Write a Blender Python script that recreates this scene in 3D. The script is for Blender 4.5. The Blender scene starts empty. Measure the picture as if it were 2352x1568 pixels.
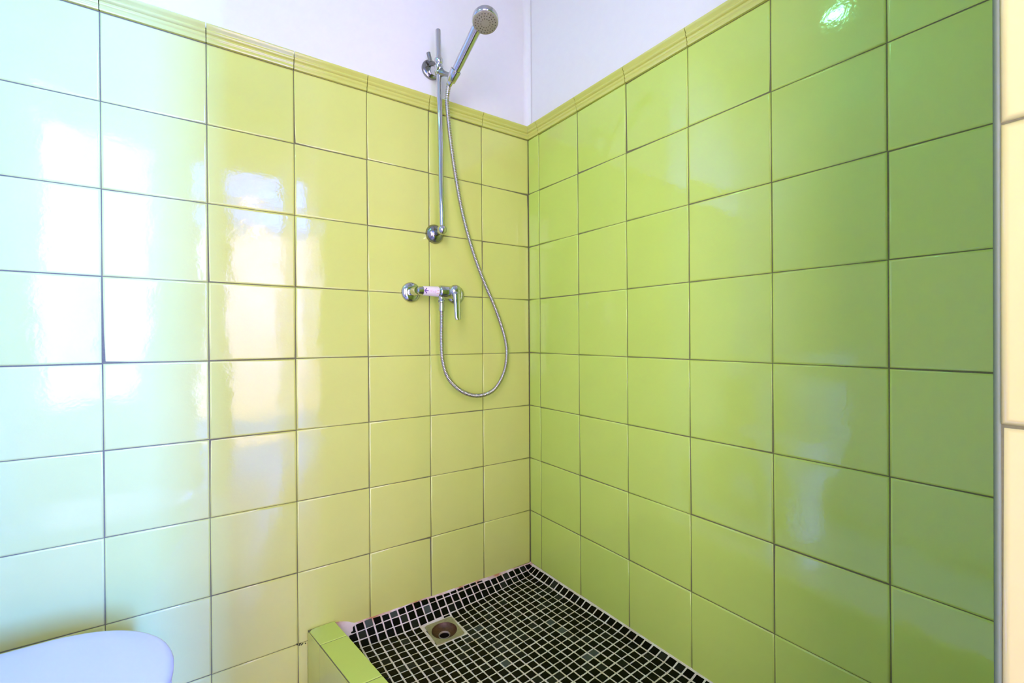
import bpy, bmesh, math, random
from mathutils import Vector, Matrix

rnd = random.Random(7)
scene = bpy.context.scene
COL = scene.collection

# ------------------------------------------------------------------ camera, light, exposure
CAM = Vector((-0.971758, -1.353312, 0.848586))
YAW, PITCH, ROLL, FPX = 0.5836414, -0.0035571, -0.00611120, 1005.3344
def cam_axes():
    f = Vector((math.sin(YAW) * math.cos(PITCH), math.cos(YAW) * math.cos(PITCH), math.sin(PITCH)))
    r0 = Vector((math.cos(YAW), -math.sin(YAW), 0)); u0 = r0.cross(f)
    r = math.cos(ROLL) * r0 + math.sin(ROLL) * u0
    u = -math.sin(ROLL) * r0 + math.cos(ROLL) * u0
    return r, u, f
R_, U_, F_ = cam_axes()
cd = bpy.data.cameras.new('camera'); cd.sensor_width = 36; cd.lens = 36 * FPX / 2352
cd.clip_start = 0.02
cam = bpy.data.objects.new('camera', cd); COL.objects.link(cam)
m = Matrix((R_, U_, -F_)).transposed().to_4x4(); m.translation = CAM
cam.matrix_world = m
scene.camera = cam
def project(P):
    d = Vector(P) - CAM; z = d.dot(F_)
    return 1176 + FPX * d.dot(R_) / z, 784 - FPX * d.dot(U_) / z

scene.view_settings.view_transform = 'Standard'
scene.view_settings.look = 'None'
scene.view_settings.gamma = 1
scene.view_settings.use_curve_mapping = False
scene.view_settings.exposure = 0.0

# light of the place: daylight from the hall window, a warm hall lamp, a cool ceiling light
DAY_COLOR, DAY_POWER = (0.035, 0.135, 1.0), 1250.0
HALL_COLOR, HALL_POWER = (1.0, 0.5, 0.15), 30.0
CEIL_COLOR, CEIL_STRENGTH = (0.20, 1.0, 0.50), 104.0
VAN_COLOR, VAN_POWER = (0.88, 0.78, 1.0), 15.4
LOW_COLOR, LOW_POWER = (1.0, 0.62, 0.035), 14.2
world = bpy.data.worlds.new('world'); scene.world = world; world.use_nodes = True
world.node_tree.nodes['Background'].inputs['Color'].default_value = (0.75, 0.88, 1.0, 1)
world.node_tree.nodes['Background'].inputs['Strength'].default_value = 0.35

ld = bpy.data.lights.new('hall_window_daylight', 'AREA'); ld.shape = 'RECTANGLE'
ld.size = 0.20; ld.size_y = 0.9; ld.energy = DAY_POWER; ld.color = DAY_COLOR
lo = bpy.data.objects.new('hall_window_daylight', ld); COL.objects.link(lo)
lo.location = (0.05, -5.05, 1.92)
lo.rotation_euler = (math.radians(80), 0, math.radians(12))
ld = bpy.data.lights.new('hall_lamp_light', 'POINT'); ld.shadow_soft_size = 0.05
ld.energy = HALL_POWER; ld.color = HALL_COLOR
lo = bpy.data.objects.new('hall_lamp_light', ld); COL.objects.link(lo)
lo.location = (-0.72, -4.0, 2.05)
# bathroom window over the basin, behind the viewer
ld = bpy.data.lights.new('basin_window_light', 'AREA'); ld.shape = 'RECTANGLE'
ld.size = 0.70; ld.size_y = 1.50; ld.energy = VAN_POWER; ld.color = VAN_COLOR
lo = bpy.data.objects.new('basin_window_light', ld); COL.objects.link(lo)
ld.spread = math.radians(95)
lo.location = (-1.62, -1.98, 1.30)
lo.rotation_euler = (math.radians(86), 0, math.radians(-44))
# added warm fill panel in the doorway, for light from the hall
ld = bpy.data.lights.new('doorway_fill_light', 'AREA'); ld.shape = 'RECTANGLE'
ld.size = 0.44; ld.size_y = 1.40; ld.energy = LOW_POWER; ld.color = LOW_COLOR
lo = bpy.data.objects.new('doorway_fill_light', ld); COL.objects.link(lo)
lo.location = (-0.77, -2.19, 0.90)
lo.rotation_euler = (math.radians(70), 0, 0)

# ------------------------------------------------------------------ materials
def new_mat(name):
    mt = bpy.data.materials.new(name); mt.use_nodes = True
    nt = mt.node_tree; nt.nodes.clear()
    out = nt.nodes.new('ShaderNodeOutputMaterial'); b = nt.nodes.new('ShaderNodeBsdfPrincipled')
    nt.links.new(b.outputs[0], out.inputs[0])
    return mt, nt, b
def node(nt, kind, **kw):
    n = nt.nodes.new('ShaderNode' + kind)
    for k, v in kw.items():
        if k.startswith('in_'):
            key = k[3:]; key = int(key) if key.isdigit() else key.replace('_', ' ')
            n.inputs[key].default_value = v
        else: setattr(n, k, v)
    return n
def simple(name, color, rough=0.5, metal=0.0, bump=0.0, bscale=60, var=0.06, ior=1.5):
    mt, nt, b = new_mat(name)
    geo = node(nt, 'NewGeometry')
    nz = node(nt, 'TexNoise', in_Scale=bscale, in_Detail=4.0)
    nt.links.new(geo.outputs['Position'], nz.inputs['Vector'])
    mx = node(nt, 'MixRGB'); mx.blend_type = 'MIX'
    mx.inputs[1].default_value = (*[c * (1 - var) for c in color], 1)
    mx.inputs[2].default_value = (*[min(1, c * (1 + var)) for c in color], 1)
    nt.links.new(nz.outputs['Fac'], mx.inputs[0]); nt.links.new(mx.outputs[0], b.inputs['Base Color'])
    b.inputs['Roughness'].default_value = rough; b.inputs['Metallic'].default_value = metal
    b.inputs['IOR'].default_value = ior
    if bump:
        bp = node(nt, 'Bump', in_Strength=bump, in_Distance=0.002)
        nt.links.new(nz.outputs['Fac'], bp.inputs['Height']); nt.links.new(bp.outputs[0], b.inputs['Normal'])
    return mt
def glaze(name, ca, cb, rough=0.07):
    """glazed ceramic: a shade per tile, faint clouding, wavy glaze surface"""
    mt, nt, b = new_mat(name)
    geo = node(nt, 'NewGeometry'); oi = node(nt, 'ObjectInfo')
    mx = node(nt, 'MixRGB'); mx.inputs[1].default_value = (*ca, 1); mx.inputs[2].default_value = (*cb, 1)
    nt.links.new(oi.outputs['Random'], mx.inputs[0])
    n1 = node(nt, 'TexNoise', in_Scale=9.0, in_Detail=3.0)
    nt.links.new(geo.outputs['Position'], n1.inputs['Vector'])
    m2 = node(nt, 'MixRGB'); m2.blend_type = 'MULTIPLY'; m2.inputs[0].default_value = 1
    rp = node(nt, 'ValToRGB'); rp.color_ramp.elements[0].color = (0.93, 0.93, 0.90, 1); rp.color_ramp.elements[1].color = (1, 1, 1, 1)
    nt.links.new(n1.outputs['Fac'], rp.inputs[0]); nt.links.new(mx.outputs[0], m2.inputs[1]); nt.links.new(rp.outputs[0], m2.inputs[2])
    nt.links.new(m2.outputs[0], b.inputs['Base Color'])
    b.inputs['Roughness'].default_value = rough; b.inputs['IOR'].default_value = 1.52
    nb = node(nt, 'TexNoise', in_Scale=16.0, in_Detail=1.0); nf = node(nt, 'TexNoise', in_Scale=140.0, in_Detail=2.0)
    nt.links.new(geo.outputs['Position'], nb.inputs['Vector']); nt.links.new(geo.outputs['Position'], nf.inputs['Vector'])
    ad = node(nt, 'Math', operation='MULTIPLY_ADD'); ad.inputs[1].default_value = 0.16
    nt.links.new(nf.outputs['Fac'], ad.inputs[0]); nt.links.new(nb.outputs['Fac'], ad.inputs[2])
    bp = node(nt, 'Bump', in_Strength=1.0, in_Distance=0.0007)
    nt.links.new(ad.outputs[0], bp.inputs['Height']); nt.links.new(bp.outputs[0], b.inputs['Normal'])
    return mt
M = {}
M['tile_lime'] = glaze('lime_glaze', (0.655, 0.69, 0.165), (0.69, 0.70, 0.18))
M['tile_greenlit'] = glaze('greenlit_lime_glaze', (0.565, 0.70, 0.130), (0.595, 0.715, 0.140))  # same tile as the left wall; greener light is put into this copy
M['tile_palelit'] = glaze('palelit_lime_glaze', (0.71, 0.60, 0.23), (0.73, 0.62, 0.25))  # wall end copy: the strong light on it is put into the colour
M['trim'] = glaze('ochre_lime_glaze', (0.63, 0.63, 0.14), (0.65, 0.64, 0.15), 0.10)
M['plaster'] = simple('white_plaster', (0.80, 0.77, 0.755), 0.85, bump=0.12, bscale=45, var=0.02)
M['grout'] = simple('olive_grout', (0.17, 0.155, 0.065), 0.9, bump=0.3, bscale=300, var=0.25)
M['bead'] = simple('grey_edge_bead', (0.12, 0.155, 0.08), 0.6)
M['chrome'] = simple('chrome', (0.56, 0.56, 0.54), 0.05, 1.0, var=0.01)
M['chrome_dark'] = simple('worn_chrome', (0.30, 0.30, 0.28), 0.15, 1.0, bump=0.2, bscale=220, var=0.2)
M['hose_metal'] = simple('hose_steel', (0.52, 0.47, 0.42), 0.22, 1.0, var=0.05)
M['white_ceramic'] = simple('white_ceramic', (0.84, 0.84, 0.86), 0.12, var=0.01)
M['white_plastic'] = simple('white_plastic', (0.62, 0.61, 0.62), 0.22, var=0.01)
M['sprayface'] = simple('taupe_spray_plate', (0.36, 0.32, 0.25), 0.4, var=0.08, bscale=90)
M['nozzle'] = simple('dark_nozzle_rubber', (0.06, 0.04, 0.02), 0.6)
M['band_pink'] = simple('pale_pink_matte', (0.86, 0.74, 0.74), 0.5, var=0.06, bscale=160)
M['purple'] = simple('purple_matte', (0.20, 0.08, 0.34), 0.5)
M['orange'] = simple('orange_matte', (0.85, 0.40, 0.26), 0.5)
M['pink_stroke'] = simple('pink_matte', (0.78, 0.42, 0.55), 0.5)
M['hallfloor'] = simple('beige_floor_tile', (0.50, 0.43, 0.34), 0.35)
M['drain_frame'] = simple('stained_drain_frame', (0.36, 0.33, 0.17), 0.42, 0.35, bump=0.4, bscale=120, var=0.35)
M['rust'] = simple('rusty_brown', (0.085, 0.034, 0.014), 0.45, 0.2, bump=0.5, bscale=150, var=0.6)
M['drain_dark'] = simple('dark_drain_pipe', (0.012, 0.008, 0.006), 0.3, var=0.3)
M['drain_ring'] = simple('pale_pipe_lip', (0.42, 0.34, 0.26), 0.35, var=0.2)
M['screw'] = simple('steel_screw', (0.5, 0.5, 0.48), 0.3, 1.0)
M['dirt'] = simple('dark_dirt', (0.05, 0.06, 0.02), 0.9, var=0.4)

# mosaic: tone stored per tile as a colour attribute
mt, nt, b = new_mat('black_glass_mosaic')
at = node(nt, 'Attribute'); at.attribute_name = 'tone'
nt.links.new(at.outputs['Color'], b.inputs['Base Color'])
b.inputs['Roughness'].default_value = 0.22
b.inputs['Specular IOR Level'].default_value = 0.08
geo = node(nt, 'NewGeometry'); nz = node(nt, 'TexNoise', in_Scale=130.0, in_Detail=3.0)
nt.links.new(geo.outputs['Position'], nz.inputs['Vector'])
bp = node(nt, 'Bump', in_Strength=0.35, in_Distance=0.001)
nt.links.new(nz.outputs['Fac'], bp.inputs['Height']); nt.links.new(bp.outputs[0], b.inputs['Normal'])
M['mosaic'] = mt
# tray grout: cream, pinker and rust stained where it meets the left wall
mt, nt, b = new_mat('cream_tray_grout')
geo = node(nt, 'NewGeometry'); sp = node(nt, 'SeparateXYZ'); nt.links.new(geo.outputs['Position'], sp.inputs[0])
n1 = node(nt, 'TexNoise', in_Scale=34.0, in_Detail=5.0); nt.links.new(geo.outputs['Position'], n1.inputs['Vector'])
base = node(nt, 'ValToRGB'); base.color_ramp.elements[0].color = (0.66, 0.57, 0.42, 1); base.color_ramp.elements[1].color = (0.80, 0.73, 0.61, 1)
base.color_ramp.elements[0].position = 0.35; base.color_ramp.elements[1].position = 0.6
nt.links.new(n1.outputs['Fac'], base.inputs[0])
pk = node(nt, 'MapRange'); pk.inputs['From Min'].default_value = -0.075; pk.inputs['From Max'].default_value = -0.01
nt.links.new(sp.outputs['Y'], pk.inputs['Value'])
mpk = node(nt, 'MixRGB'); mpk.inputs[2].default_value = (0.76, 0.61, 0.55, 1)
nt.links.new(pk.outputs[0], mpk.inputs[0]); nt.links.new(base.outputs[0], mpk.inputs[1])
rs = node(nt, 'MapRange'); rs.inputs['From Min'].default_value = -0.016; rs.inputs['From Max'].default_value = -0.002
nt.links.new(sp.outputs['Y'], rs.inputs['Value'])
n2 = node(nt, 'TexNoise', in_Scale=16.0, in_Detail=4.0); nt.links.new(geo.outputs['Position'], n2.inputs['Vector'])
r2 = node(nt, 'ValToRGB'); r2.color_ramp.elements[0].position = 0.42; r2.color_ramp.elements[1].position = 0.62
nt.links.new(n2.outputs['Fac'], r2.inputs[0])
mm = node(nt, 'Math', operation='MULTIPLY'); nt.links.new(rs.outputs[0], mm.inputs[0]); nt.links.new(r2.outputs[0], mm.inputs[1])
mrs = node(nt, 'MixRGB'); mrs.inputs[2].default_value = (0.50, 0.19, 0.07, 1)
nt.links.new(mm.outputs[0], mrs.inputs[0]); nt.links.new(mpk.outputs[0], mrs.inputs[1])
nt.links.new(mrs.outputs[0], b.inputs['Base Color']); b.inputs['Roughness'].default_value = 0.8
bp = node(nt, 'Bump', in_Strength=0.5, in_Distance=0.002)
nt.links.new(n1.outputs['Fac'], bp.inputs['Height']); nt.links.new(bp.outputs[0], b.inputs['Normal'])
M['tray_grout'] = mt
# lamp glass
def lamp_mat(name, color, strength):
    mt, nt, b = new_mat(name)
    nt.nodes.remove(b); e = node(nt, 'Emission'); e.inputs[0].default_value = (*color, 1); e.inputs[1].default_value = strength
    nt.links.new(e.outputs[0], nt.nodes['Material Output'].inputs[0])
    return mt
M['ceil_glow'] = lamp_mat('ceiling_light_glow', CEIL_COLOR, CEIL_STRENGTH)

# ------------------------------------------------------------------ helpers
def link(name, me, mat, parent=None, loc=None, rot=None):
    o = bpy.data.objects.new(name, me); COL.objects.link(o)
    if mat is not None and len(me.materials) == 0: me.materials.append(mat)
    if parent is not None: o.parent = parent
    if loc is not None: o.location = loc
    if rot is not None: o.rotation_euler = rot
    return o
def bm_obj(name, bm, mat, parent=None, smooth=True, loc=None, rot=None, angle=None):
    bmesh.ops.recalc_face_normals(bm, faces=bm.faces)
    me = bpy.data.meshes.new(name); bm.to_mesh(me); bm.free()
    if smooth:
        me.shade_smooth()
        if angle is not None: me.set_sharp_from_angle(angle=math.radians(angle))
    return link(name, me, mat, parent, loc, rot)
def thing(name, label, cat, loc=(0, 0, 0), group=None):
    o = bpy.data.objects.new(name, None); COL.objects.link(o); o.location = loc
    o.empty_display_size = 0.05
    o['label'] = label; o['category'] = cat; o['kind'] = 'thing'
    if group: o['group'] = group
    return o
def tag(o, label, cat):
    o['label'] = label; o['category'] = cat; o['kind'] = 'thing'; return o
def struct(o, label=None):
    o['kind'] = 'structure'
    if label: o['label'] = label
    return o
def add_box(bm, lo, hi, bev=0.0):
    vs = bmesh.ops.create_cube(bm, size=1)['verts']
    for v in vs:
        v.co = Vector([lo[i] + (v.co[i] + 0.5) * (hi[i] - lo[i]) for i in range(3)])
    if bev:
        es = list({e for v in vs for e in v.link_edges})
        bmesh.ops.bevel(bm, geom=es, offset=bev, segments=2, affect='EDGES', profile=0.5)
def box_obj(name, lo, hi, mat, parent=None, bev=0.0, loc=None, rot=None):
    bm = bmesh.new(); add_box(bm, lo, hi, bev)
    return bm_obj(name, bm, mat, parent, smooth=bool(bev), loc=loc, rot=rot, angle=40)
def frame_for(d):
    d = Vector(d).normalized()
    a = Vector((0, 0, 1)) if abs(d.z) < 0.9 else Vector((1, 0, 0))
    x = a.cross(d).normalized(); y = d.cross(x)
    return x, y, d
def add_lathe(bm, p0, axis, prof, seg=32, cap0=True, cap1=True, ell=(1, 1)):
    """prof: list of (distance along axis, radius)"""
    x, y, d = frame_for(axis); p0 = Vector(p0); rings = []
    for h, r in prof:
        rings.append([bm.verts.new(p0 + d * h + (x * math.cos(2 * math.pi * k / seg) * ell[0] + y * math.sin(2 * math.pi * k / seg) * ell[1]) * r) for k in range(seg)])
    for a, b2 in zip(rings, rings[1:]):
        for k in range(seg):
            bm.faces.new((a[k], a[(k + 1) % seg], b2[(k + 1) % seg], b2[k]))
    if cap0: bm.faces.new(rings[0])
    if cap1: bm.faces.new(rings[-1])
def lathe_obj(name, p0, axis, prof, mat, parent=None, seg=32, angle=35, **kw):
    bm = bmesh.new(); add_lathe(bm, p0, axis, prof, seg, **kw)
    return bm_obj(name, bm, mat, parent, angle=angle)
def catmull(pts, n):
    P = [Vector(p) for p in pts]; P = [2 * P[0] - P[1]] + P + [2 * P[-1] - P[-2]]
    out = []
    for i in range(1, len(P) - 2):
        for k in range(n):
            t = k / n
            out.append(0.5 * ((2 * P[i]) + (P[i + 1] - P[i - 1]) * t + (2 * P[i - 1] - 5 * P[i] + 4 * P[i + 1] - P[i + 2]) * t * t + (3 * P[i] - P[i - 1] - 3 * P[i + 1] + P[i + 2]) * t ** 3))
    out.append(P[-2]); return out
def resample(path, step):
    out = [path[0].copy()]; acc = 0
    for a, b2 in zip(path, path[1:]):
        L = (b2 - a).length
        while acc + L >= step:
            t = (step - acc) / L; a = a.lerp(b2, t); out.append(a.copy()); L = (b2 - a).length; acc = 0
        acc += L
    return out
def add_sweep(bm, path, radius, seg=14, cap=True, twist=None):
    """radius(i, theta) swept along path with a parallel frame"""
    t = [(path[min(i + 1, len(path) - 1)] - path[max(i - 1, 0)]).normalized() for i in range(len(path))]
    x, y, _ = frame_for(t[0]); rings = []
    for i, p in enumerate(path):
        x = (x - t[i] * x.dot(t[i])).normalized(); y = t[i].cross(x)
        rings.append([bm.verts.new(p + (x * math.cos(2 * math.pi * k / seg) + y * math.sin(2 * math.pi * k / seg)) * radius(i, 2 * math.pi * k / seg)) for k in range(seg)])
    for a, b2 in zip(rings, rings[1:]):
        for k in range(seg):
            bm.faces.new((a[k], a[(k + 1) % seg], b2[(k + 1) % seg], b2[k]))
    if cap: bm.faces.new(rings[0]); bm.faces.new(rings[-1])

# ------------------------------------------------------------------ tiles
def tile_mesh(corners, thick=0.006):
    """corners: 4 (u, z) in order bl, br, tr, tl; front face at local y=0 looking to -y; pillowed edge"""
    cs = [Vector((c[0], c[1])) for c in corners]
    def inset(dist):
        out = []
        for i in range(4):
            a, b2, c = cs[i - 1], cs[i], cs[(i + 1) % 4]
            e1 = (b2 - a).normalized(); e2 = (c - b2).normalized()
            n1 = Vector((-e1.y, e1.x)); n2 = Vector((-e2.y, e2.x))
            k = n1 + n2; out.append(b2 + k * (dist / max(0.3, k.dot(n1))))
        return out
    w = min((cs[1] - cs[0]).length, (cs[3] - cs[0]).length)
    i2 = min(0.0045, w * 0.25); i1 = i2 * 0.35
    rings = [(cs, thick), (cs, 0.0019), (inset(i1), 0.0006), (inset(i2), 0.0)]
    verts, norms, faces = [], [], []
    ctr = sum(cs, Vector((0, 0))) / 4
    tilt = [85, 62, 30, 2]
    for (rg, y), tl in zip(rings, tilt):
        for p in rg:
            verts.append((p.x, y, p.y))
            dr = (p - ctr); dr = Vector((math.copysign(1, dr.x), math.copysign(1, dr.y))).normalized()
            s, c = math.sin(math.radians(tl)), math.cos(math.radians(tl))
            norms.append((dr.x * s, -c, dr.y * s))
    for r in range(3):
        for k in range(4):
            a, b2 = r * 4 + k, r * 4 + (k + 1) % 4
            faces.append((a, b2, b2 + 4, a + 4))
    faces.append((12, 13, 14, 15))
    me = bpy.data.meshes.new('tile'); me.from_pydata(verts, [], faces)
    me.shade_smooth()
    me.normals_split_custom_set_from_vertices(norms)
    return me
JOINT = 0.0015
def put_tile(parent, mat, corners, tilt=0.25, thick=0.006, joint=JOINT):
    """tile object with origin in its middle, slightly out of true"""
    j = joint / 2
    cu = sum(c[0] for c in corners) / 4; cz = sum(c[1] for c in corners) / 4
    cc = []
    for (u, z), (sx, sz) in zip(corners, ((1, 1), (-1, 1), (-1, -1), (1, -1))):
        cc.append((u - cu + sx * j, z - cz + sz * j))
    me = tile_mesh(cc, thick)
    o = link('tile', me, mat, parent)
    o.location = (cu, rnd.uniform(-0.0003, 0.0003), cz)
    o.rotation_euler = (math.radians(rnd.gauss(0, tilt)), 0, math.radians(rnd.gauss(0, tilt)))
    return o
ROW = 0.2
FLOOR_Z = -0.13
CEIL_Z = 2.42
A0, P11, P12, P13, B0 = 0.2020, -0.04930512, 0.00254522, 0.00767975, 0.06382562
ANG_R = math.atan2(1, P11) * 0 - math.pi / 2 - math.atan(P11)   # direction of the right wall, from the corner to the viewer

# left wall: local X = world x, front at y = 0
wl = struct(box_obj('wall_left', (-1.75, 0.006, FLOOR_Z - 0.05), (0.12, 0.10, CEIL_Z), M['plaster']), 'white plastered wall over lime glazed tiles, with the shower fittings')
box_obj('grout_bed', (-1.75, 0.0017, FLOOR_Z), (0.004, 0.0062, 1.61), M['grout'], wl)
cols = [0.0] + [-(A0 + 0.2 * k) for k in range(0, 8)] + [-1.75]
for c in range(len(cols) - 1):
    x1, x0 = cols[c], cols[c + 1]
    for r in range(-1, 8):
        z0, z1 = (r * ROW, r * ROW + ROW + (0.0047 if r == 7 else 0)) if r >= 0 else (FLOOR_Z, 0.0)
        if r == -1 and x1 > -0.55: continue
        put_tile(wl, M['tile_lime'], ((x0, z0), (x1, z0), (x1, z1), (x0, z1)))
# trim along the top of the tiles, one moulded piece per tile
PROF = [(0.0, 0.0), (0.0042, 0.0006), (0.0052, 0.0030), (0.0052, 0.0085), (0.0040, 0.0098), (0.0040, 0.0108), (0.0058, 0.0125), (0.0072, 0.0160),
        (0.0064, 0.0190), (0.0060, 0.0203), (0.0085, 0.0218), (0.0112, 0.0248), (0.0112, 0.0275), (0.0100, 0.0292), (0.0112, 0.0315),
        (0.0140, 0.0350), (0.0165, 0.0390), (0.0165, 0.0425), (0.0140, 0.0442), (0.0, 0.0446)]
def trim_piece(parent, u0, u1, zfun, mit0=0, mit1=0):
    bm = bmesh.new(); rings = []
    for u, mi in ((u0, mit0), (u1, mit1)):
        rings.append([bm.verts.new((u + mi * o_, -o_, zfun(u) + z)) for o_, z in PROF] + [bm.verts.new((u, 0.004, zfun(u) + 0.0446)), bm.verts.new((u, 0.004, zfun(u)))])
    n = len(rings[0])
    for k in range(n): bm.faces.new((rings[0][k], rings[0][(k + 1) % n], rings[1][(k + 1) % n], rings[1][k]))
    bm.faces.new(rings[0]); bm.faces.new(rings[1])
    return bm_obj('trim_piece', bm, M['trim'], parent, angle=50)
TR_Z = 1.6055
tl = struct(box_obj('trim_1', (-1.75, 0.0017, TR_Z), (0.0, 0.0070, TR_Z + 0.040), M['grout']), 'moulded glazed border along the top of the left wall tiles')
for c in range(len(cols) - 1):
    trim_piece(tl, cols[c + 1] + 0.001, cols[c] - (0.001 if c else 0.0), lambda u: TR_Z, 0, -0.97 if c == 0 else 0)

# right wall: local X runs from the corner towards the viewer, local Y into the wall
def rw(u, z): return (u - P12 * (z - 0.8), z - P13 * u)
wr = struct(box_obj('wall_right', (-0.10, 0.006, FLOOR_Z - 0.05), (1.46, 0.10, CEIL_Z), M['plaster'], rot=(0, 0, ANG_R)), 'white plastered wall over lime glazed tiles coloured greener for its light, right of the corner')
box_obj('grout_bed', (-0.003, 0.0017, FLOOR_Z), (1.29, 0.0062, 1.60), M['grout'], wr)
us = [0.0, B0] + [B0 + 0.2 * k for k in range(1, 7)] + [1.289]
for c in range(len(us) - 1):
    for r in range(8):
        zt = r * ROW + ROW + (0.0047 if r == 7 else 0)
        q = [rw(us[c], r * ROW), rw(us[c + 1], r * ROW), rw(us[c + 1], zt), rw(us[c], zt)]
        if c == 0: q[0] = (0.0005, q[0][1]); q[3] = (0.0005, q[3][1])
        put_tile(wr, M['tile_greenlit'], q)
tr = struct(bpy.data.objects.new('trim_2', None), 'moulded glazed border along the top of the right wall tiles'); COL.objects.link(tr)
tr.rotation_euler = (0, 0, ANG_R)
zr = lambda u: TR_Z - P13 * u
for c in range(len(us) - 1):
    trim_piece(tr, us[c] + (0.001 if c else 0.0), us[c + 1] - 0.001, zr, 0.97 if c == 0 else 0, 0)
# soft plastered inner corner above the border
bm = bmesh.new(); rings = []
for z in (TR_Z + 0.03, CEIL_Z):
    rg = []
    for k in range(9):
        a = math.radians(90 * k / 8)
        x, y = -0.022 + 0.022 * math.sin(a) , -0.022 + 0.022 * math.cos(a)
        rg.append(bm.verts.new((x + 0.0045, y + 0.0055, z)))
    rg += [bm.verts.new((0.03, 0.03, z))]
    rings.append(rg)
n = len(rings[0])
for k in range(n): bm.faces.new((rings[0][k], rings[0][(k + 1) % n], rings[1][(k + 1) % n], rings[1][k]))
bm.faces.new(rings[0]); bm.faces.new(rings[1])
bm_obj('plaster_cove', bm, M['plaster'], wl, angle=60)

# near wall stub on the right edge of the picture
SX, SY = -0.5405, -1.2874
wn = struct(box_obj('wall_near', (SX + 0.006, -2.20, FLOOR_Z - 0.05), (0.16, SY - 0.006, CEIL_Z), M['plaster']), 'tiled wall end at the right edge, coloured pale yellow for its strong light')
wf = box_obj('grout_bed', (SX + 0.0017, -2.20, FLOOR_Z), (SX + 0.0062, SY - 0.0017, 1.60), M['grout'], wn)
face = bpy.data.objects.new('tiled_face', None); COL.objects.link(face); face.parent = wn
face.location = (SX, SY, 0); face.rotation_euler = (0, 0, -math.pi / 2)
zs = [FLOOR_Z] + [r * ROW - P13 * 1.29 for r in range(9)]
ust = [0.0015, 0.2045, 0.4045, 0.6045, 0.8045, 0.913]
for c in range(len(ust) - 1):
    for k in range(len(zs) - 1):
        put_tile(face, M['tile_palelit'], ((ust[c], zs[k]), (ust[c + 1], zs[k]), (ust[c + 1], zs[k + 1]), (ust[c], zs[k + 1])), joint=0.0006)
ret = bpy.data.objects.new('tiled_return', None); COL.objects.link(ret); ret.parent = wn
ret.location = (0.064, SY, 0); ret.rotation_euler = (0, 0, math.pi)
ur = [0.0, 0.2, 0.4, 0.6]
for c in range(3):
    for k in range(1, len(zs) - 1):
        put_tile(ret, M['tile_greenlit'], ((ur[c], zs[k]), (ur[c + 1], zs[k]), (ur[c + 1], zs[k + 1]), (ur[c], zs[k + 1])))
# grey edge bead where the two tiled faces of the stub meet
bm = bmesh.new()
add_lathe(bm, (SX + 0.0021, SY - 0.0003, 0.035), (0, 0, 1), [(0, 0.0019), (1.56, 0.0019)], 16)
tb = struct(bm_obj('trim_3', bm, M['bead'], angle=50), 'grey edge bead down the corner of the near wall')

# rest of the room, outside the frame: end wall, door wall, ceiling, floor, hall beyond the door
struct(box_obj('wall_end', (-1.85, -2.30, FLOOR_Z - 0.05), (-1.75, 0.10, CEIL_Z), M['plaster']))
wb = struct(box_obj('wall_back', (-1.75, -2.30, FLOOR_Z - 0.05), (-1.0, -2.20, CEIL_Z), M['plaster']))
box_obj('door_head', (-1.0, -2.30, 2.03), (SX, -2.20, CEIL_Z), M['plaster'], wb)
box_obj('wall_panel', (SX, -2.30, FLOOR_Z - 0.05), (0.9, -2.20, CEIL_Z), M['plaster'], wb)
struct(box_obj('floor', (-1.85, -5.3, FLOOR_Z - 0.06), (0.95, 0.0, FLOOR_Z), M['hallfloor']))
struct(box_obj('ceiling', (-1.85, -5.3, CEIL_Z), (0.95, 0.10, CEIL_Z + 0.08), M['plaster']))
wh = struct(box_obj('wall_hall', (-1.85, -5.3, FLOOR_Z), (0.95, -5.2, CEIL_Z), M['plaster']))
box_obj('hall_side', (-1.85, -5.2, FLOOR_Z), (-1.75, -2.30, CEIL_Z), M['plaster'], wh)
box_obj('hall_side', (0.85, -5.2, FLOOR_Z), (0.95, -2.30, CEIL_Z), M['plaster'], wh)

# ------------------------------------------------------------------ shower curb
CURB_Z = 0.033
def curb_out(y): return -0.7795 - 0.1945 * y
def curb_in(y): return -0.7065 - 0.1850 * y
ys = [-0.002, -0.088] + [-0.088 - 0.2 * k for k in range(1, 6)] + [-1.2835]
curb = bpy.data.objects.new('shower_curb', None); COL.objects.link(curb)
tag(curb, 'low tiled curb edging the black shower floor, lime tiles on top', 'curb')
def prism(bm, poly, z0, z1, inset=0.0015):
    """vertical prism with an eased top edge; poly counter clockwise in plan"""
    n = len(poly); c = sum((Vector(p) for p in poly), Vector((0, 0))) / n
    def shr(d): return [Vector(p) + (c - Vector(p)).normalized() * d for p in poly]
    r0 = [bm.verts.new((p[0], p[1], z0)) for p in poly]
    r1 = [bm.verts.new((p[0], p[1], z1 - inset)) for p in poly]
    r2 = [bm.verts.new((p.x, p.y, z1)) for p in shr(inset * 1.4)]
    for a, b2 in ((r0, r1), (r1, r2)):
        for k in range(n): bm.faces.new((a[k], a[(k + 1) % n], b2[(k + 1) % n], b2[k]))
    bm.faces.new(r2); bm.faces.new(r0)
bm = bmesh.new()
e = 0.0022
prism(bm, [(curb_out(ys[-1]) + e, ys[-1]), (curb_in(ys[-1]) - e, ys[-1]), (curb_in(ys[0]) - e, ys[0]), (curb_out(ys[0]) + e, ys[0])], FLOOR_Z, CURB_Z - 0.0016, 0.0005)
bm_obj('curb_core', bm, M['grout'], curb, smooth=False)
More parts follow.
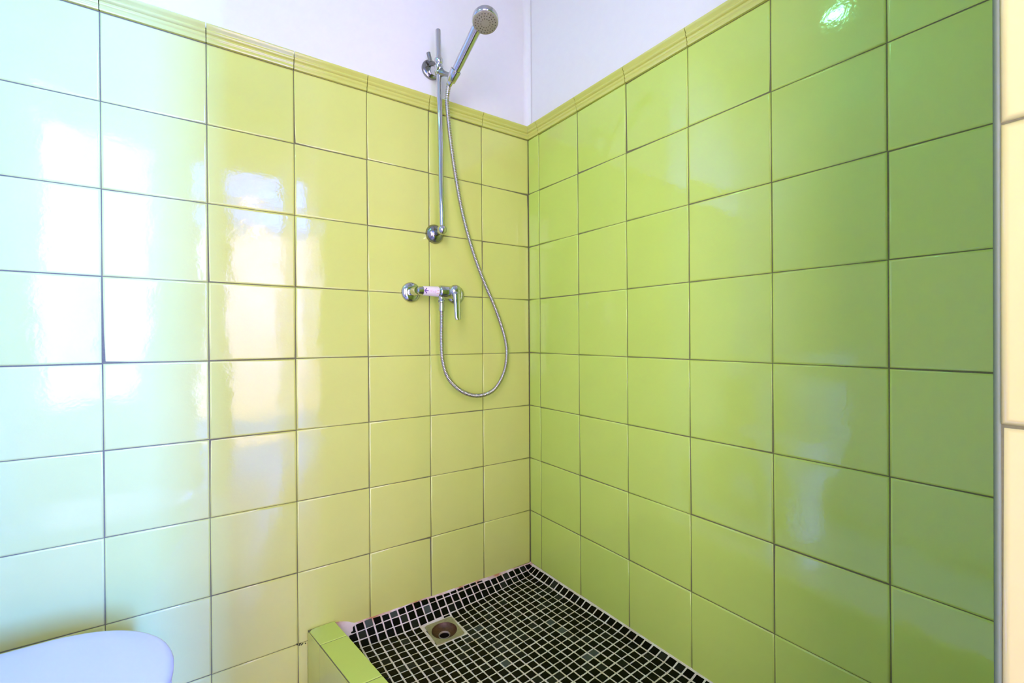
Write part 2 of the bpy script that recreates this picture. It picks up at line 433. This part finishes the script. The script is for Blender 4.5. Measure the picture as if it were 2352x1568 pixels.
for k in range(len(ys) - 1):
    ya, yb = ys[k] - 0.001, ys[k + 1] + 0.001
    bm = bmesh.new()
    pl = [(curb_out(yb) + 0.0035, yb + 0.010 * 0), (curb_in(yb), yb - 0.0), (curb_in(ya), ya), (curb_out(ya) + 0.0035, ya)]
    if k == 0: pl = pl[:3] + [(curb_out(ya) + 0.019, ya), (curb_out(ya) + 0.009, ya - 0.004), (curb_out(ya) + 0.0045, ya - 0.012)]
    prism(bm, pl, CURB_Z - 0.007, CURB_Z)
    bm_obj('tile', bm, M['tile_greenlit'], curb, angle=35)
    # outer face tiles
    bm = bmesh.new()
    o0, o1 = curb_out(ya), curb_out(yb)
    f0 = 0.012 if k == 0 else 0.0
    pl = [(o0 + 0.005, ya), (o0 + f0, ya), (o1, yb), (o1 + 0.005, yb)]
    if k == 0: pl = [(o0 + 0.014, ya), (o0 + 0.006, ya), (o0 + 0.001, ya - 0.007), (curb_out(ya - 0.02), ya - 0.02), (o1, yb), (o1 + 0.005, yb)]
    pl = pl[::-1]
    prism(bm, pl, FLOOR_Z + 0.002, CURB_Z - 0.004, 0.001)
    bm_obj('tile', bm, M['tile_lime'], curb, angle=35)
    bm = bmesh.new()
    i0, i1 = curb_in(ya), curb_in(yb)
    prism(bm, [(i1 - 0.005, yb), (i1 - 0.0004, yb), (i0 - 0.0004, ya), (i0 - 0.005, ya)], -0.06, CURB_Z - 0.0085, 0.0005)
    bm_obj('tile', bm, M['tile_greenlit'], curb, angle=35)
# bit of dirt left in the joint where the curb meets the wall
bm = bmesh.new()
for k in range(9):
    a = rnd.uniform(0, 1); add_lathe(bm, (-0.8015 + rnd.gauss(0, 0.002) + (0.018 * a if k > 4 else 0), -0.0015, rnd.gauss(0.0, 0.0018)), (0, -1, 0), [(-0.001, 0.0020), (0.0006, 0.0012)], 6)
bm_obj('dirt', bm, M['dirt'], wl)

# ------------------------------------------------------------------ shower tray with mosaic
VX, VY = -P11, -1.0
L_ = math.hypot(VX, VY); VX /= L_; VY /= L_            # along the right wall, towards the viewer
TX, TY = VY, -VX                                        # away from the right wall
def smax(a, b2, k=0.006):
    h = max(k - abs(a - b2), 0) / k
    return max(a, b2) + h * h * k * 0.25
def lerp(a, b2, t): t = max(0, min(1, t)); return a + (b2 - a) * t
DX0, DX1, DY0, DY1 = -0.4585, -0.3620, -0.1680, -0.0640  # the drain's square
def height(x, y):
    d = -y; t = x * TX + y * TY; c = (x - curb_in(y)) * 0.983
    r = math.hypot(x + 0.41, y + 0.117)
    b2 = -0.043 + 0.031 * lerp(0, 1, (r - 0.08) / 0.45)
    ze = lerp(0.006, 0.0, (x + 0.6) / 0.55)
    wd = lerp(0.060, 0.036, (x + 0.35) / 0.33)
    w = ze - (d / wd) * (ze - b2)
    rr = 0.0 - 0.004 * d - (t / 0.034) * (0.0 - b2)
    cc = 0.010 - (max(c, 0) / 0.034) * (0.010 - b2)
    return smax(smax(smax(b2, w), rr), cc)
def fcove(D): return 0.78 * D if D < 0.072 else D - 0.01584
def lat(s, t):
    x = s * VX + t * TX; y = s * VY + t * TY
    return x, -fcove(-y) if y < 0 else y
def clip(poly, fn):
    out = []
    for i in range(len(poly)):
        a, b2 = poly[i], poly[(i + 1) % len(poly)]
        fa, fb = fn(a), fn(b2)
        if fa >= 0: out.append(a)
        if fa * fb < 0:
            t = fa / (fa - fb); out.append((a[0] + (b2[0] - a[0]) * t, a[1] + (b2[1] - a[1]) * t))
    return out
def area(poly):
    return 0.5 * sum(poly[i][0] * poly[(i + 1) % len(poly)][1] - poly[(i + 1) % len(poly)][0] * poly[i][1] for i in range(len(poly)))
tray = bpy.data.objects.new('shower_tray', None); COL.objects.link(tray)
tag(tray, 'shower floor of small black mosaic squares with cream grout', 'shower floor')
# grout bed as a fine height field, with the lump in the corner by the curb
def lump(x, y):
    q = math.hypot((x + 0.695) / 0.042, (y + 0.004) / 0.030)
    return 0.022 * max(0, 1 - q) ** 0.8 + (0.009 * max(0, 1 - q) * math.sin(90 * x) * math.sin(110 * y))
def edge_smear(x, y):
    return 0.0025 * max(0, 1 + y / 0.012) * (0.6 + 0.4 * math.sin(37 * x + 1.0) * math.sin(91 * x))
bm = bmesh.new(); rowsv = []
NY, NX = 150, 84
for j in range(NY + 1):
    f_ = j / NY; y = -1.285 * (f_ ** 1.5); rw_ = []
    xa, xb = curb_in(y) - 0.002, -P11 * -y + 0.0035
    for i in range(NX + 1):
        x = xa + (xb - xa) * i / NX
        rw_.append(bm.verts.new((x, y + 0.001, height(x, y) - 0.0004 + lump(x, y) + edge_smear(x, y))))
    rowsv.append(rw_)
for j in range(NY):
    for i in range(NX):
        a = rowsv[j][i].co.lerp(rowsv[j + 1][i + 1].co, 0.5)
        if DX0 + 0.004 < a.x < DX1 - 0.004 and DY0 + 0.004 < a.y < DY1 - 0.004: continue
        bm.faces.new((rowsv[j][i], rowsv[j][i + 1], rowsv[j + 1][i + 1], rowsv[j + 1][i]))
bmesh.ops.recalc_face_normals(bm, faces=bm.faces)
if sum(f_.normal.z for f_ in bm.faces) < 0: bmesh.ops.reverse_faces(bm, faces=bm.faces)
me = bpy.data.meshes.new('grout_bed'); bm.to_mesh(me); bm.free(); me.shade_smooth()
link('grout_bed', me, M['tray_grout'], tray)
bm = bmesh.new()
prism(bm, [(curb_in(-1.27) + 0.004, -1.27), (0.045, -1.27), (-0.008, -0.012), (curb_in(-0.012) + 0.004, -0.012)], FLOOR_Z + 0.002, -0.09, 0.001)
bm_obj('tray_base', bm, M['tray_grout'], tray, smooth=False)

PT, GR = 0.0258, 0.0047
mosaics = []
nS, nT = int(1.34 / PT), int(0.78 / PT)
for i in range(-3, nS):
    for j in range(0, nT):
        g = GR / 2
        jit = lambda: rnd.uniform(-0.0006, 0.0006)
        s0, s1, t0, t1 = i * PT + g, (i + 1) * PT - g, 0.004 + j * PT + g, 0.004 + (j + 1) * PT - g
        a = rnd.gauss(0, 0.012)
        sc_, tc_ = (s0 + s1) / 2, (t0 + t1) / 2
        quad = []
        for s, t in ((s0, t0), (s0, t1), (s1, t1), (s1, t0)):
            ds, dt = s - sc_, t - tc_
            x = (sc_ + ds - a * dt + jit()) ; t_ = tc_ + dt + a * ds + jit()
            quad.append(lat(x, t_))
        poly = quad
        poly = clip(poly, lambda p: -(p[1]) - (0.0045 + 0.002 * math.sin(31 * p[0])))
        if len(poly) < 3: continue
        poly = clip(poly, lambda p: p[0] - curb_in(p[1]) - 0.003)
        if len(poly) < 3: continue
        poly = clip(poly, lambda p: p[1] + 1.28)
        if len(poly) < 3: continue
        m_ = 0.0035
        if max(p[0] for p in poly) > DX0 - m_ and min(p[0] for p in poly) < DX1 + m_ and max(p[1] for p in poly) > DY0 - m_ and min(p[1] for p in poly) < DY1 + m_:
            best = max((clip(poly, f_) for f_ in (lambda p: DX0 - m_ - p[0], lambda p: p[0] - DX1 - m_, lambda p: DY0 - m_ - p[1], lambda p: p[1] - DY1 - m_)), key=lambda q: abs(area(q)) if len(q) > 2 else 0)
            poly = best
            if len(poly) < 3: continue
        if abs(area(poly)) < 0.14 * (PT - GR) ** 2: continue
        cx = sum(p[0] for p in poly) / len(poly); cy = sum(p[1] for p in poly) / len(poly)
        if lump(cx, cy) > 0.006: continue
        if area(poly) < 0: poly = poly[::-1]
        mosaics.append((cx, cy, poly))
def tone(cx, cy):
    q = rnd.random(); sheen = math.exp(-(((cx + 0.30) / 0.10) ** 2 + ((cy + 0.24) / 0.09) ** 2))  # reflected sheen in mid floor, painted as more grey tiles
    if q < 0.86 - 0.35 * sheen: k = rnd.uniform(0.0008, 0.003); return (k * 1.05, k, k * 0.9)
    if q < 0.97: k = rnd.uniform(0.009, 0.024); return (k * 0.95, k * 1.05, k * 0.75)
    k = rnd.uniform(0.05, 0.085); return (k * 0.92, k * 1.08, k * 0.95)
def add_mosaic(verts, faces, poly):
    n = len(poly); cx = sum(p[0] for p in poly) / n; cy = sum(p[1] for p in poly) / n
    dz = rnd.uniform(-0.0003, 0.0005); b0 = len(verts)
    for sc, dh in ((1.0, -0.004), (1.0, 0.0002), (0.945, 0.0009)):
        for p in poly:
            x, y = cx + (p[0] - cx) * sc, cy + (p[1] - cy) * sc
            verts.append((x, y, height(p[0], p[1]) + dh + dz))
    for r in range(2):
        for k in range(n):
            a, b2 = b0 + r * n + k, b0 + r * n + (k + 1) % n
            faces.append((a, b2, b2 + n, a + n))
    faces.append(tuple(b0 + 2 * n + k for k in range(n)))
def mosaic_mesh(polys):
    verts, faces, tones = [], [], []
    for cx, cy, poly in polys:
        f0 = len(verts); add_mosaic(verts, faces, poly)
        tones += [tone(cx, cy)] * (len(verts) - f0)
    me = bpy.data.meshes.new('mosaic_tile'); me.from_pydata(verts, [], faces)
    ca = me.color_attributes.new('tone', 'FLOAT_COLOR', 'POINT')
    for k, t in enumerate(tones): ca.data[k].color = (*t, 1)
    return me
def seen_area(q):
    pts = [project((p[0], p[1], height(p[0], p[1]))) for p in q[2]]
    cx, cy = sum(p[0] for p in pts) / len(pts), sum(p[1] for p in pts) / len(pts)
    if not (0 < cx < 2352 and 0 < cy < 1568): return 0.0
    # hidden behind the curb
    P = Vector((q[0], q[1], height(q[0], q[1]))); d = P - CAM
    for k in range(60, 100):
        w = CAM + d * (k / 100)
        if w.z < CURB_Z and curb_out(w.y) < w.x < curb_in(w.y): return 0.0
    return abs(area(pts))
mosaics.sort(key=seen_area, reverse=True)
for q in mosaics[:300]: link('mosaic_tile', mosaic_mesh([q]), M['mosaic'], tray)
o = link('mosaic_field', mosaic_mesh(mosaics[300:]), M['mosaic'], tray); o['kind'] = 'stuff'

# ------------------------------------------------------------------ drain
DZ = -0.0425
dc = ((DX0 + DX1) / 2, (DY0 + DY1) / 2)
drain = thing('floor_drain', 'square stained floor drain with a rusty round outlet, set in black mosaic', 'drain', (dc[0], dc[1], DZ))
bm = bmesh.new()
hx, hy = (DX1 - DX0) / 2 - 0.003, (DY1 - DY0) / 2 - 0.003
N = 48; RB = 0.0385
outer, inner, low = [], [], []
for k in range(N):
    a = 2 * math.pi * k / N; c, s = math.cos(a), math.sin(a)
    f_ = 1 / max(abs(c) / hx, abs(s) / hy)
    outer.append(bm.verts.new((c * f_, s * f_, 0.0022))); inner.append(bm.verts.new((c * RB, s * RB, 0.0005))); low.append(bm.verts.new((c * f_, s * f_, -0.006)))
for k in range(N):
    j = (k + 1) % N
    bm.faces.new((outer[k], outer[j], inner[j], inner[k])); bm.faces.new((low[k], low[j], outer[j], outer[k]))
bm_obj('frame', bm, M['drain_frame'], drain, angle=30)
bm = bmesh.new()
add_lathe(bm, (0, 0, 0.0008), (0, 0, -1), [(0, 0.0386), (0.004, 0.0372), (0.009, 0.0330), (0.0135, 0.0260), (0.0155, 0.0165)], 40, False, False)
bm_obj('bowl', bm, M['rust'], drain)
lathe_obj('pipe_lip', (0.0, 0.0, -0.0155), (0, 0, 1), [(0, 0.0178), (0.0030, 0.0174), (0.0034, 0.0166), (0.002, 0.0158), (-0.002, 0.0156)], M['drain_ring'], drain, 32, cap0=False, cap1=False)
lathe_obj('pipe', (0.0, 0.0, -0.036), (0, 0, 1), [(0, 0.0158), (0.0195, 0.0158)], M['drain_dark'], drain, 28, cap1=False)

# ------------------------------------------------------------------ shower rail with wall mounts and slider
BX0, BX1 = -0.3872, -0.3962          # bar axis at the bottom and the top
BY = -0.068
def bar_at(z): t = (z - 1.2) / 0.63; return Vector((BX0 + (BX1 - BX0) * t, BY, z))
rail = thing('shower_rail', 'chrome riser bar with round wall mounts and a hand shower holder', 'shower rail', (BX0, 0, 1.2))
def world_child(o, par):   # parts are modelled in world coordinates
    o.parent = par; o.matrix_parent_inverse = Matrix.Translation(-Vector(par.location)); return o
def wl_lathe(par, name, p0, axis, prof, mat, seg=32, **kw):
    return world_child(lathe_obj(name, p0, axis, prof, mat, None, seg, **kw), par)
ROSE = [(0, 0.0315), (0.004, 0.0315), (0.010, 0.0290), (0.016, 0.0240), (0.020, 0.0170), (0.022, 0.0110)]
bd = (bar_at(1.83) - bar_at(1.2))
wl_lathe(rail, 'bar', bar_at(1.203), bd, [(0, 0.0085), (bd.length - 0.004, 0.0085), (bd.length - 0.002, 0.0078), (bd.length - 0.002, 0.0060), (bd.length - 0.03, 0.0058)], M['chrome'], 28)
wl_lathe(rail, 'wall_flange', (-0.3838, 0.0, 1.2005), (0, -1, 0), ROSE, M['chrome_dark'], 40)
wl_lathe(rail, 'arm', (-0.3838, -0.015, 1.2005), (-0.0035, -0.053, 0.0), [(0, 0.0105), (0.050, 0.0105)], M['chrome'], 24)
wl_lathe(rail, 'end_ball', bar_at(1.2) + Vector((0, 0, -0.0155)), (0, 0, 1), [(0.0155 - 0.0155 * math.cos(math.pi * k / 14), max(0.0004, 0.0155 * math.sin(math.pi * k / 14))) for k in range(15)], M['chrome'], 28)
UZ = 1.7030; FL = Vector((-0.3920, 0.0055, 1.7425))
wl_lathe(rail, 'wall_flange', FL, (0, -1, 0), [(0, 0.0310), (0.005, 0.0312), (0.0085, 0.0300), (0.0105, 0.0270), (0.0115, 0.0200), (0.0120, 0.0135)], M['chrome_dark'], 40)
A0_ = FL + Vector((0, -0.009, -0.004)); AD = bar_at(UZ) - A0_
wl_lathe(rail, 'arm', A0_, AD, [(0, 0.0140), (0.020, 0.0145), (AD.length + 0.008, 0.0140), (AD.length + 0.013, 0.0110)], M['chrome'], 26)
# slider: clamp body round the bar, ball collar, wing knob, fork to the hand shower
wl_lathe(rail, 'slider_collar', bar_at(UZ - 0.011), bd, [(0, 0.0115), (0.002, 0.0140), (0.024, 0.0140), (0.027, 0.0115)], M['chrome'], 28)
wl_lathe(rail, 'slider_ball', bar_at(1.7195), bd, [(0.014 - 0.0142 * math.cos(math.pi * k / 12), max(0.0088, 0.0142 * math.sin(math.pi * k / 12))) for k in range(13)], M['chrome'], 28)
bm = bmesh.new(); add_box(bm, (-0.0045, -0.006, -0.012), (0.0045, 0.006, 0.016), 0.0025)
kn = bm_obj('wing_knob', bm, M['chrome_dark'], None, angle=40)
kn.rotation_euler = (0.1, -0.42, 0.25); kn.location = (-0.4055, -0.020, 1.7665); world_child(kn, rail)
kn.location = (-0.4055, -0.020, 1.7665)
HS0 = Vector((-0.3722, -0.104, 1.6560))       # bottom of the hand shower in its holder
HS1 = Vector((-0.3505, -0.222, 1.7480))       # top of the handle
hd = (HS1 - HS0).normalized()
fk0 = bar_at(UZ - 0.002) + Vector((0.004, -0.004, -0.004)); fk1 = HS0 + hd * 0.020
bm = bmesh.new(); add_sweep(bm, [fk0.lerp(fk1, k / 8) for k in range(9)], lambda i, a: (0.0125, 0.0115, 0.0085, 0.0075, 0.0070, 0.0070, 0.0075, 0.0080, 0.0080)[i], 20)
world_child(bm_obj('holder_arm', bm, M['chrome_dark'], None), rail)
bm = bmesh.new(); add_lathe(bm, HS0 + hd * 0.003, hd, [(0, 0.0130), (0.002, 0.0142), (0.034, 0.0168), (0.036, 0.0162), (0.034, 0.0146), (0.004, 0.0122)], 30, False, False)
world_child(bm_obj('holder_cup', bm, M['chrome'], None, angle=40), rail)

# ------------------------------------------------------------------ hand shower
hs = thing('hand_shower', 'chrome hand shower with a round taupe spray face, resting in the holder', 'hand shower', tuple(HS0))
HC = Vector((-0.3420, -0.2720, 1.7530))          # middle of the spray face
fn = Vector((-0.12, -0.24, -0.96)).normalized() # where the face looks
HSBACK = HC - fn * 0.020
# handle runs up and bends into the back of the head
hp = catmull([HS0 + hd * 0.001, HS0 + hd * 0.03, HS0.lerp(HS1, 0.45), HS0.lerp(HS1, 0.8), HS1 + hd * 0.006, HSBACK.lerp(HS1, 0.45) + Vector((0, 0, 0.003)), HSBACK + fn * 0.004], 8)
def hr(i, a):
    t = i / (len(hp) - 1)
    return lerp(0.0105, 0.0134, t / 0.3) if t < 0.3 else lerp(0.0134, 0.0162, (t - 0.3) / 0.55)
bm = bmesh.new(); add_sweep(bm, hp, hr, 26)
world_child(bm_obj('handle', bm, M['chrome'], None, angle=60), hs)
HR = 0.0378
bm = bmesh.new()
add_lathe(bm, HC + fn * 0.0, -fn, [(-0.0012, HR * 0.93), (0.0, HR * 0.965), (0.002, HR), (0.013, HR), (0.017, HR * 0.965), (0.023, HR * 0.80), (0.028, HR * 0.55), (0.031, HR * 0.25)], 48)
world_child(bm_obj('head', bm, M['chrome'], None, angle=45), hs)
bm = bmesh.new()
add_lathe(bm, HC, fn, [(0.0, HR * 0.94), (0.0028, HR * 0.93), (0.0036, HR * 0.88), (0.0042, HR * 0.3), (0.0044, HR * 0.1)], 48)
world_child(bm_obj('spray_face', bm, M['sprayface'], None, angle=50), hs)
bm = bmesh.new(); x_, y_, d_ = frame_for(fn)
for n_, rr_ in ((12, 0.35), (17, 0.56), (21, 0.76)):
    for k in range(n_):
        a = 2 * math.pi * (k + 0.3) / n_
        add_lathe(bm, HC + (x_ * math.cos(a) + y_ * math.sin(a)) * HR * rr_ + fn * 0.0034, fn, [(0, 0.0013), (0.0012, 0.0012), (0.0018, 0.0007)], 8)
o = world_child(bm_obj('nozzles', bm, M['nozzle'], None), hs); o['kind'] = 'stuff'
wl_lathe(hs, 'hose_nut', HS0 - hd * 0.012, hd, [(0, 0.0075), (0.002, 0.0090), (0.014, 0.0095), (0.016, 0.0085)], M['chrome'], 24)

# ------------------------------------------------------------------ shower mixer
MZ = 1.0035; MY = -0.062
mixer = thing('shower_mixer', 'chrome lever mixer tap on the left wall below the riser bar', 'tap', (-0.3879, 0, MZ))
ROSE2 = [(0, 0.0322), (0.004, 0.0322), (0.0085, 0.0295), (0.0115, 0.0240), (0.0130, 0.0180), (0.0135, 0.0140)]
for fx in (-0.4669, -0.3085):
    fl = wl_lathe(mixer, 'wall_flange', (fx, 0.0, MZ), (0, -1, 0), ROSE2, M['chrome'], 44)
    nx = 0.0 if fx < -0.4 else -0.028
    nb = wl_lathe(mixer, 'inlet_nut', (fx, -0.010, MZ), (nx, -0.052, 0), [(0, 0.0125), (0.003, 0.0140), (0.026, 0.0140), (0.030, 0.0125), (0.054, 0.0120)], M['chrome'], 24)
# body: tapered bar on the left, wider cartridge drum on the right
wl_lathe(mixer, 'body', (-0.4700, MY, MZ), (1, 0, 0), [(0, 0.0080), (0.003, 0.0120), (0.010, 0.0135), (0.020, 0.0140), (0.072, 0.0158), (0.075, 0.0195), (0.078, 0.0205), (0.105, 0.0208), (0.128, 0.0200), (0.136, 0.0185), (0.140, 0.0140)], M['chrome'], 40)
# pale pink band with coloured marks round the left bar
sl = wl_lathe(mixer, 'band', (-0.4520, MY, MZ), (1, 0, 0), [(0, 0.0143), (0.0005, 0.0147), (0.0515, 0.0161), (0.0518, 0.0150)], M['band_pink'], 40, cap0=False, cap1=False)
sl['label'] = 'pale pink band with a purple arrow'
def on_band(u, a, lift=0.0004):
    r = 0.0147 + 0.0014 * u / 0.0515 + lift
    return Vector((-0.4520 + u, MY - r * math.cos(a), MZ + r * math.sin(a)))
def band_mark(name, mat, quads):
    bm = bmesh.new()
    for q in quads:
        n_ = 5
        rows_ = [[bm.verts.new(on_band(q[0][0] + (q[1][0] - q[0][0]) * k / n_, q[0][1] + (q[1][1] - q[0][1]) * k / n_)) for k in range(n_ + 1)],
                 [bm.verts.new(on_band(q[3][0] + (q[2][0] - q[3][0]) * k / n_, q[3][1] + (q[2][1] - q[3][1]) * k / n_)) for k in range(n_ + 1)]]
        for k in range(n_): bm.faces.new((rows_[0][k], rows_[0][k + 1], rows_[1][k + 1], rows_[1][k]))
    world_child(bm_obj(name, bm, mat, None, smooth=False), mixer)
band_mark('arrow_mark', M['purple'], [((0.001, 0.05), (0.014, 0.05), (0.014, -0.12), (0.001, -0.12)),
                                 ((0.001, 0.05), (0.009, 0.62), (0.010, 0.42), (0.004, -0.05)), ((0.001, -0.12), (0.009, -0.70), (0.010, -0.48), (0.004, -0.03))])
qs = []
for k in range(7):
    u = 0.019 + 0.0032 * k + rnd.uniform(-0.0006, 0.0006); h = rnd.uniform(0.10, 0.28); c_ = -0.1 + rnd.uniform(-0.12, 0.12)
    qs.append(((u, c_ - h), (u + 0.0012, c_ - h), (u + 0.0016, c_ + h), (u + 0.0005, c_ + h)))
band_mark('stroke_mark', M['pink_stroke'], qs)
band_mark('orange_patch', M['orange'], [((0.041, -0.55), (0.049, -0.50), (0.0485, 0.20), (0.043, 0.12))])
# lever: round hub on the front of the drum and a paddle hanging down
LH = Vector((-0.3480, MY - 0.020, MZ + 0.001))
wl_lathe(mixer, 'lever_hub', (LH.x, MY - 0.008, LH.z), (-0.12, -1, 0.12), [(0, 0.0205), (0.012, 0.0210), (0.020, 0.0190), (0.026, 0.0130), (0.028, 0.0050)], M['chrome'], 34)
lp = catmull([LH + Vector((0.0, 0.004, 0.008)), LH + Vector((-0.001, -0.008, -0.004)), LH + Vector((-0.002, -0.014, -0.028)), LH + Vector((-0.004, -0.020, -0.058)), LH + Vector((-0.005, -0.025, -0.084)), LH + Vector((-0.0055, -0.0265, -0.092))], 7)
bm = bmesh.new()
def lr(i, a):
    t = i / (len(lp) - 1); w = (0.0130, 0.0125, 0.0110, 0.0105, 0.0105, 0.0070)[min(5, int(t * 5.01))]
    return w
def add_paddle(bm, path):
    rings = []; W = [0.0150, 0.0145, 0.0118, 0.0108, 0.0108, 0.0070]; n_ = len(path) - 1
    for i, p in enumerate(path):
        t = i / n_ * 5; k = min(4, int(t)); w = W[k] + (W[k + 1] - W[k]) * (t - k)
        tg = (path[min(i + 1, n_)] - path[max(i - 1, 0)]).normalized()
        side = Vector((1, 0, 0)); side = (side - tg * side.dot(tg)).normalized(); up = tg.cross(side)
        th = 0.0085 if i < n_ * 0.3 else lerp(0.0075, 0.0050, (i / n_ - 0.3) / 0.7)
        rings.append([bm.verts.new(p + side * (math.copysign(abs(math.cos(2 * math.pi * q / 20)) ** 0.75, math.cos(2 * math.pi * q / 20)) * w) + up * (math.sin(2 * math.pi * q / 20) * th)) for q in range(20)])
    for a, b2 in zip(rings, rings[1:]):
        for q in range(20): bm.faces.new((a[q], a[(q + 1) % 20], b2[(q + 1) % 20], b2[q]))
    bm.faces.new(rings[0]); bm.faces.new(rings[-1])
add_paddle(bm, lp)
world_child(bm_obj('lever', bm, M['chrome'], None, angle=60), mixer)
NX_ = -0.3880
wl_lathe(mixer, 'outlet', (NX_, MY, MZ - 0.012), (0, 0, -1), [(0, 0.0120), (0.013, 0.0120), (0.016, 0.0105)], M['chrome'], 24)

# ------------------------------------------------------------------ hose
hose = thing('shower_hose', 'ribbed steel hose looping from the mixer tap up to the hand shower', 'hose', (NX_, MY, MZ - 0.04))
hpts = [(NX_, MY, 0.950), (NX_, MY, 0.905), (-0.3890, MY, 0.850), (-0.3835, MY + 0.002, 0.780), (-0.3610, MY + 0.004, 0.722), (-0.3140, -0.056, 0.680), (-0.2570, -0.056, 0.6610),
        (-0.1975, -0.054, 0.6725), (-0.1580, -0.054, 0.7150), (-0.1375, -0.054, 0.7755), (-0.1405, -0.052, 0.8495), (-0.1770, -0.050, 0.953), (-0.2285, -0.050, 1.058), (-0.2700, -0.050, 1.158),
        (-0.3055, -0.052, 1.270), (-0.3325, -0.058, 1.381), (-0.3560, -0.066, 1.503), (-0.3725, -0.080, 1.600), (-0.3765, -0.094, 1.628), tuple(HS0 - hd * 0.010)]
path = resample(catmull(hpts, 16), 0.0011)
bm = bmesh.new(); PITCHN = 0.0050
add_sweep(bm, path, lambda i, a: 0.0069 + 0.00075 * math.cos(2 * math.pi * i * 0.0011 / PITCHN - a), 14)
world_child(bm_obj('hose_tube', bm, M['hose_metal'], None), hose)
wl_lathe(hose, 'hose_nut', (NX_, MY, MZ - 0.026), (0, 0, -1), [(0, 0.0098), (0.002, 0.0112), (0.008, 0.0112), (0.010, 0.0092), (0.026, 0.0092), (0.032, 0.0098), (0.036, 0.0090), (0.037, 0.0070)], M['chrome'], 28)

# ------------------------------------------------------------------ toilet
toilet = thing('toilet', 'white toilet with its rounded lid closed, along the left wall', 'toilet', (-1.30, -0.458, FLOOR_Z))
TCX, TCY, TA, TB = -1.2365, -0.4582, 0.1943, 0.187
def dshape(scale_a, scale_b, back, off=0.0, n=40):
    pts = []
    for k in range(n + 1):
        a = -math.pi / 2 + math.pi * k / n
        pts.append((TCX + (TA * scale_a) * math.cos(a) + off, TCY + (TB * scale_b) * math.sin(a)))
    bk = TCX - back
    for k in range(1, 9): 
        a = math.pi / 2 * k / 8
        pts.append((bk - 0.03 * math.sin(a) , TCY + TB * scale_b - 0.03 + 0.03 * math.cos(a)))
    for k in range(0, 8):
        a = math.pi / 2 * k / 8
        pts.append((bk - 0.03 * math.cos(a), TCY - TB * scale_b + 0.03 - 0.03 * math.sin(a)))
    return pts
def loft(bm, rings, cap0=True, cap1=True):
    rr = [[bm.verts.new((p[0], p[1], z)) for p in pts] for pts, z in rings]
    n = len(rr[0])
    for a, b2 in zip(rr, rr[1:]):
        for k in range(n): bm.faces.new((a[k], a[(k + 1) % n], b2[(k + 1) % n], b2[k]))
    if cap0: bm.faces.new(rr[0])
    if cap1: bm.faces.new(rr[-1])
LZ = 0.335
bm = bmesh.new()
loft(bm, [(dshape(0.985, 0.985, 0.19), LZ - 0.026), (dshape(0.998, 0.998, 0.19), LZ - 0.022), (dshape(1.0, 1.0, 0.19), LZ - 0.012), (dshape(0.99, 0.99, 0.19), LZ - 0.007), (dshape(0.972, 0.972, 0.19), LZ - 0.0035), (dshape(0.94, 0.94, 0.185), LZ - 0.0012), (dshape(0.80, 0.80, 0.16), LZ + 0.0006), (dshape(0.5, 0.5, 0.10), LZ + 0.0015)])
world_child(bm_obj('lid', bm, M['white_plastic'], None, angle=50), toilet)
bm = bmesh.new()
loft(bm, [(dshape(0.96, 0.96, 0.17), LZ - 0.048), (dshape(0.985, 0.985, 0.17), LZ - 0.044), (dshape(0.985, 0.985, 0.17), LZ - 0.031), (dshape(0.97, 0.97, 0.17), LZ - 0.0265)])
world_child(bm_obj('seat', bm, M['white_plastic'], None, angle=50), toilet)
bm = bmesh.new()
loft(bm, [(dshape(0.50, 0.52, 0.20, -0.03), FLOOR_Z), (dshape(0.50, 0.50, 0.20, -0.03), FLOOR_Z + 0.05), (dshape(0.52, 0.50, 0.20, -0.03), FLOOR_Z + 0.16), (dshape(0.70, 0.66, 0.20, -0.02), FLOOR_Z + 0.25), (dshape(0.88, 0.86, 0.20, -0.005), LZ - 0.10), (dshape(0.95, 0.94, 0.20), LZ - 0.07), (dshape(0.95, 0.94, 0.20), LZ - 0.050)])
world_child(bm_obj('bowl', bm, M['white_ceramic'], None, angle=60), toilet)
bm = bmesh.new(); add_box(bm, (-1.735, TCY - 0.19, LZ - 0.06), (-1.52, TCY + 0.19, LZ + 0.33), 0.02)
world_child(bm_obj('tank', bm, M['white_ceramic'], None, angle=40), toilet)
bm = bmesh.new(); add_box(bm, (-1.742, TCY - 0.197, LZ + 0.331), (-1.510, TCY + 0.197, LZ + 0.362), 0.010)
world_child(bm_obj('tank_lid', bm, M['white_ceramic'], None, angle=40), toilet)
wl_lathe(toilet, 'flush_button', (-1.625, TCY, LZ + 0.362), (0, 0, 1), [(0, 0.022), (0.004, 0.022), (0.006, 0.019)], M['chrome'], 24)
for sy in (-0.075, 0.075):
    wl_lathe(toilet, 'hinge', (-1.478, TCY + sy - 0.02, LZ - 0.012), (0, 1, 0), [(0, 0.009), (0.04, 0.009)], M['chrome'], 16)

# ------------------------------------------------------------------ ceiling light (above and left of the view)
cl = thing('ceiling_light', 'round white ceiling light over the toilet', 'lamp', (-1.42, -0.63, CEIL_Z))
wl_lathe(cl, 'base', (-1.42, -0.63, CEIL_Z), (0, 0, -1), [(0, 0.090), (0.03, 0.090), (0.032, 0.080)], M['white_plastic'], 36)
wl_lathe(cl, 'diffuser', (-1.42, -0.63, CEIL_Z - 0.033), (0, 0, -1), [(0, 0.060), (0.014, 0.057), (0.026, 0.045), (0.034, 0.024), (0.036, 0.008)], M['ceil_glow'], 36)
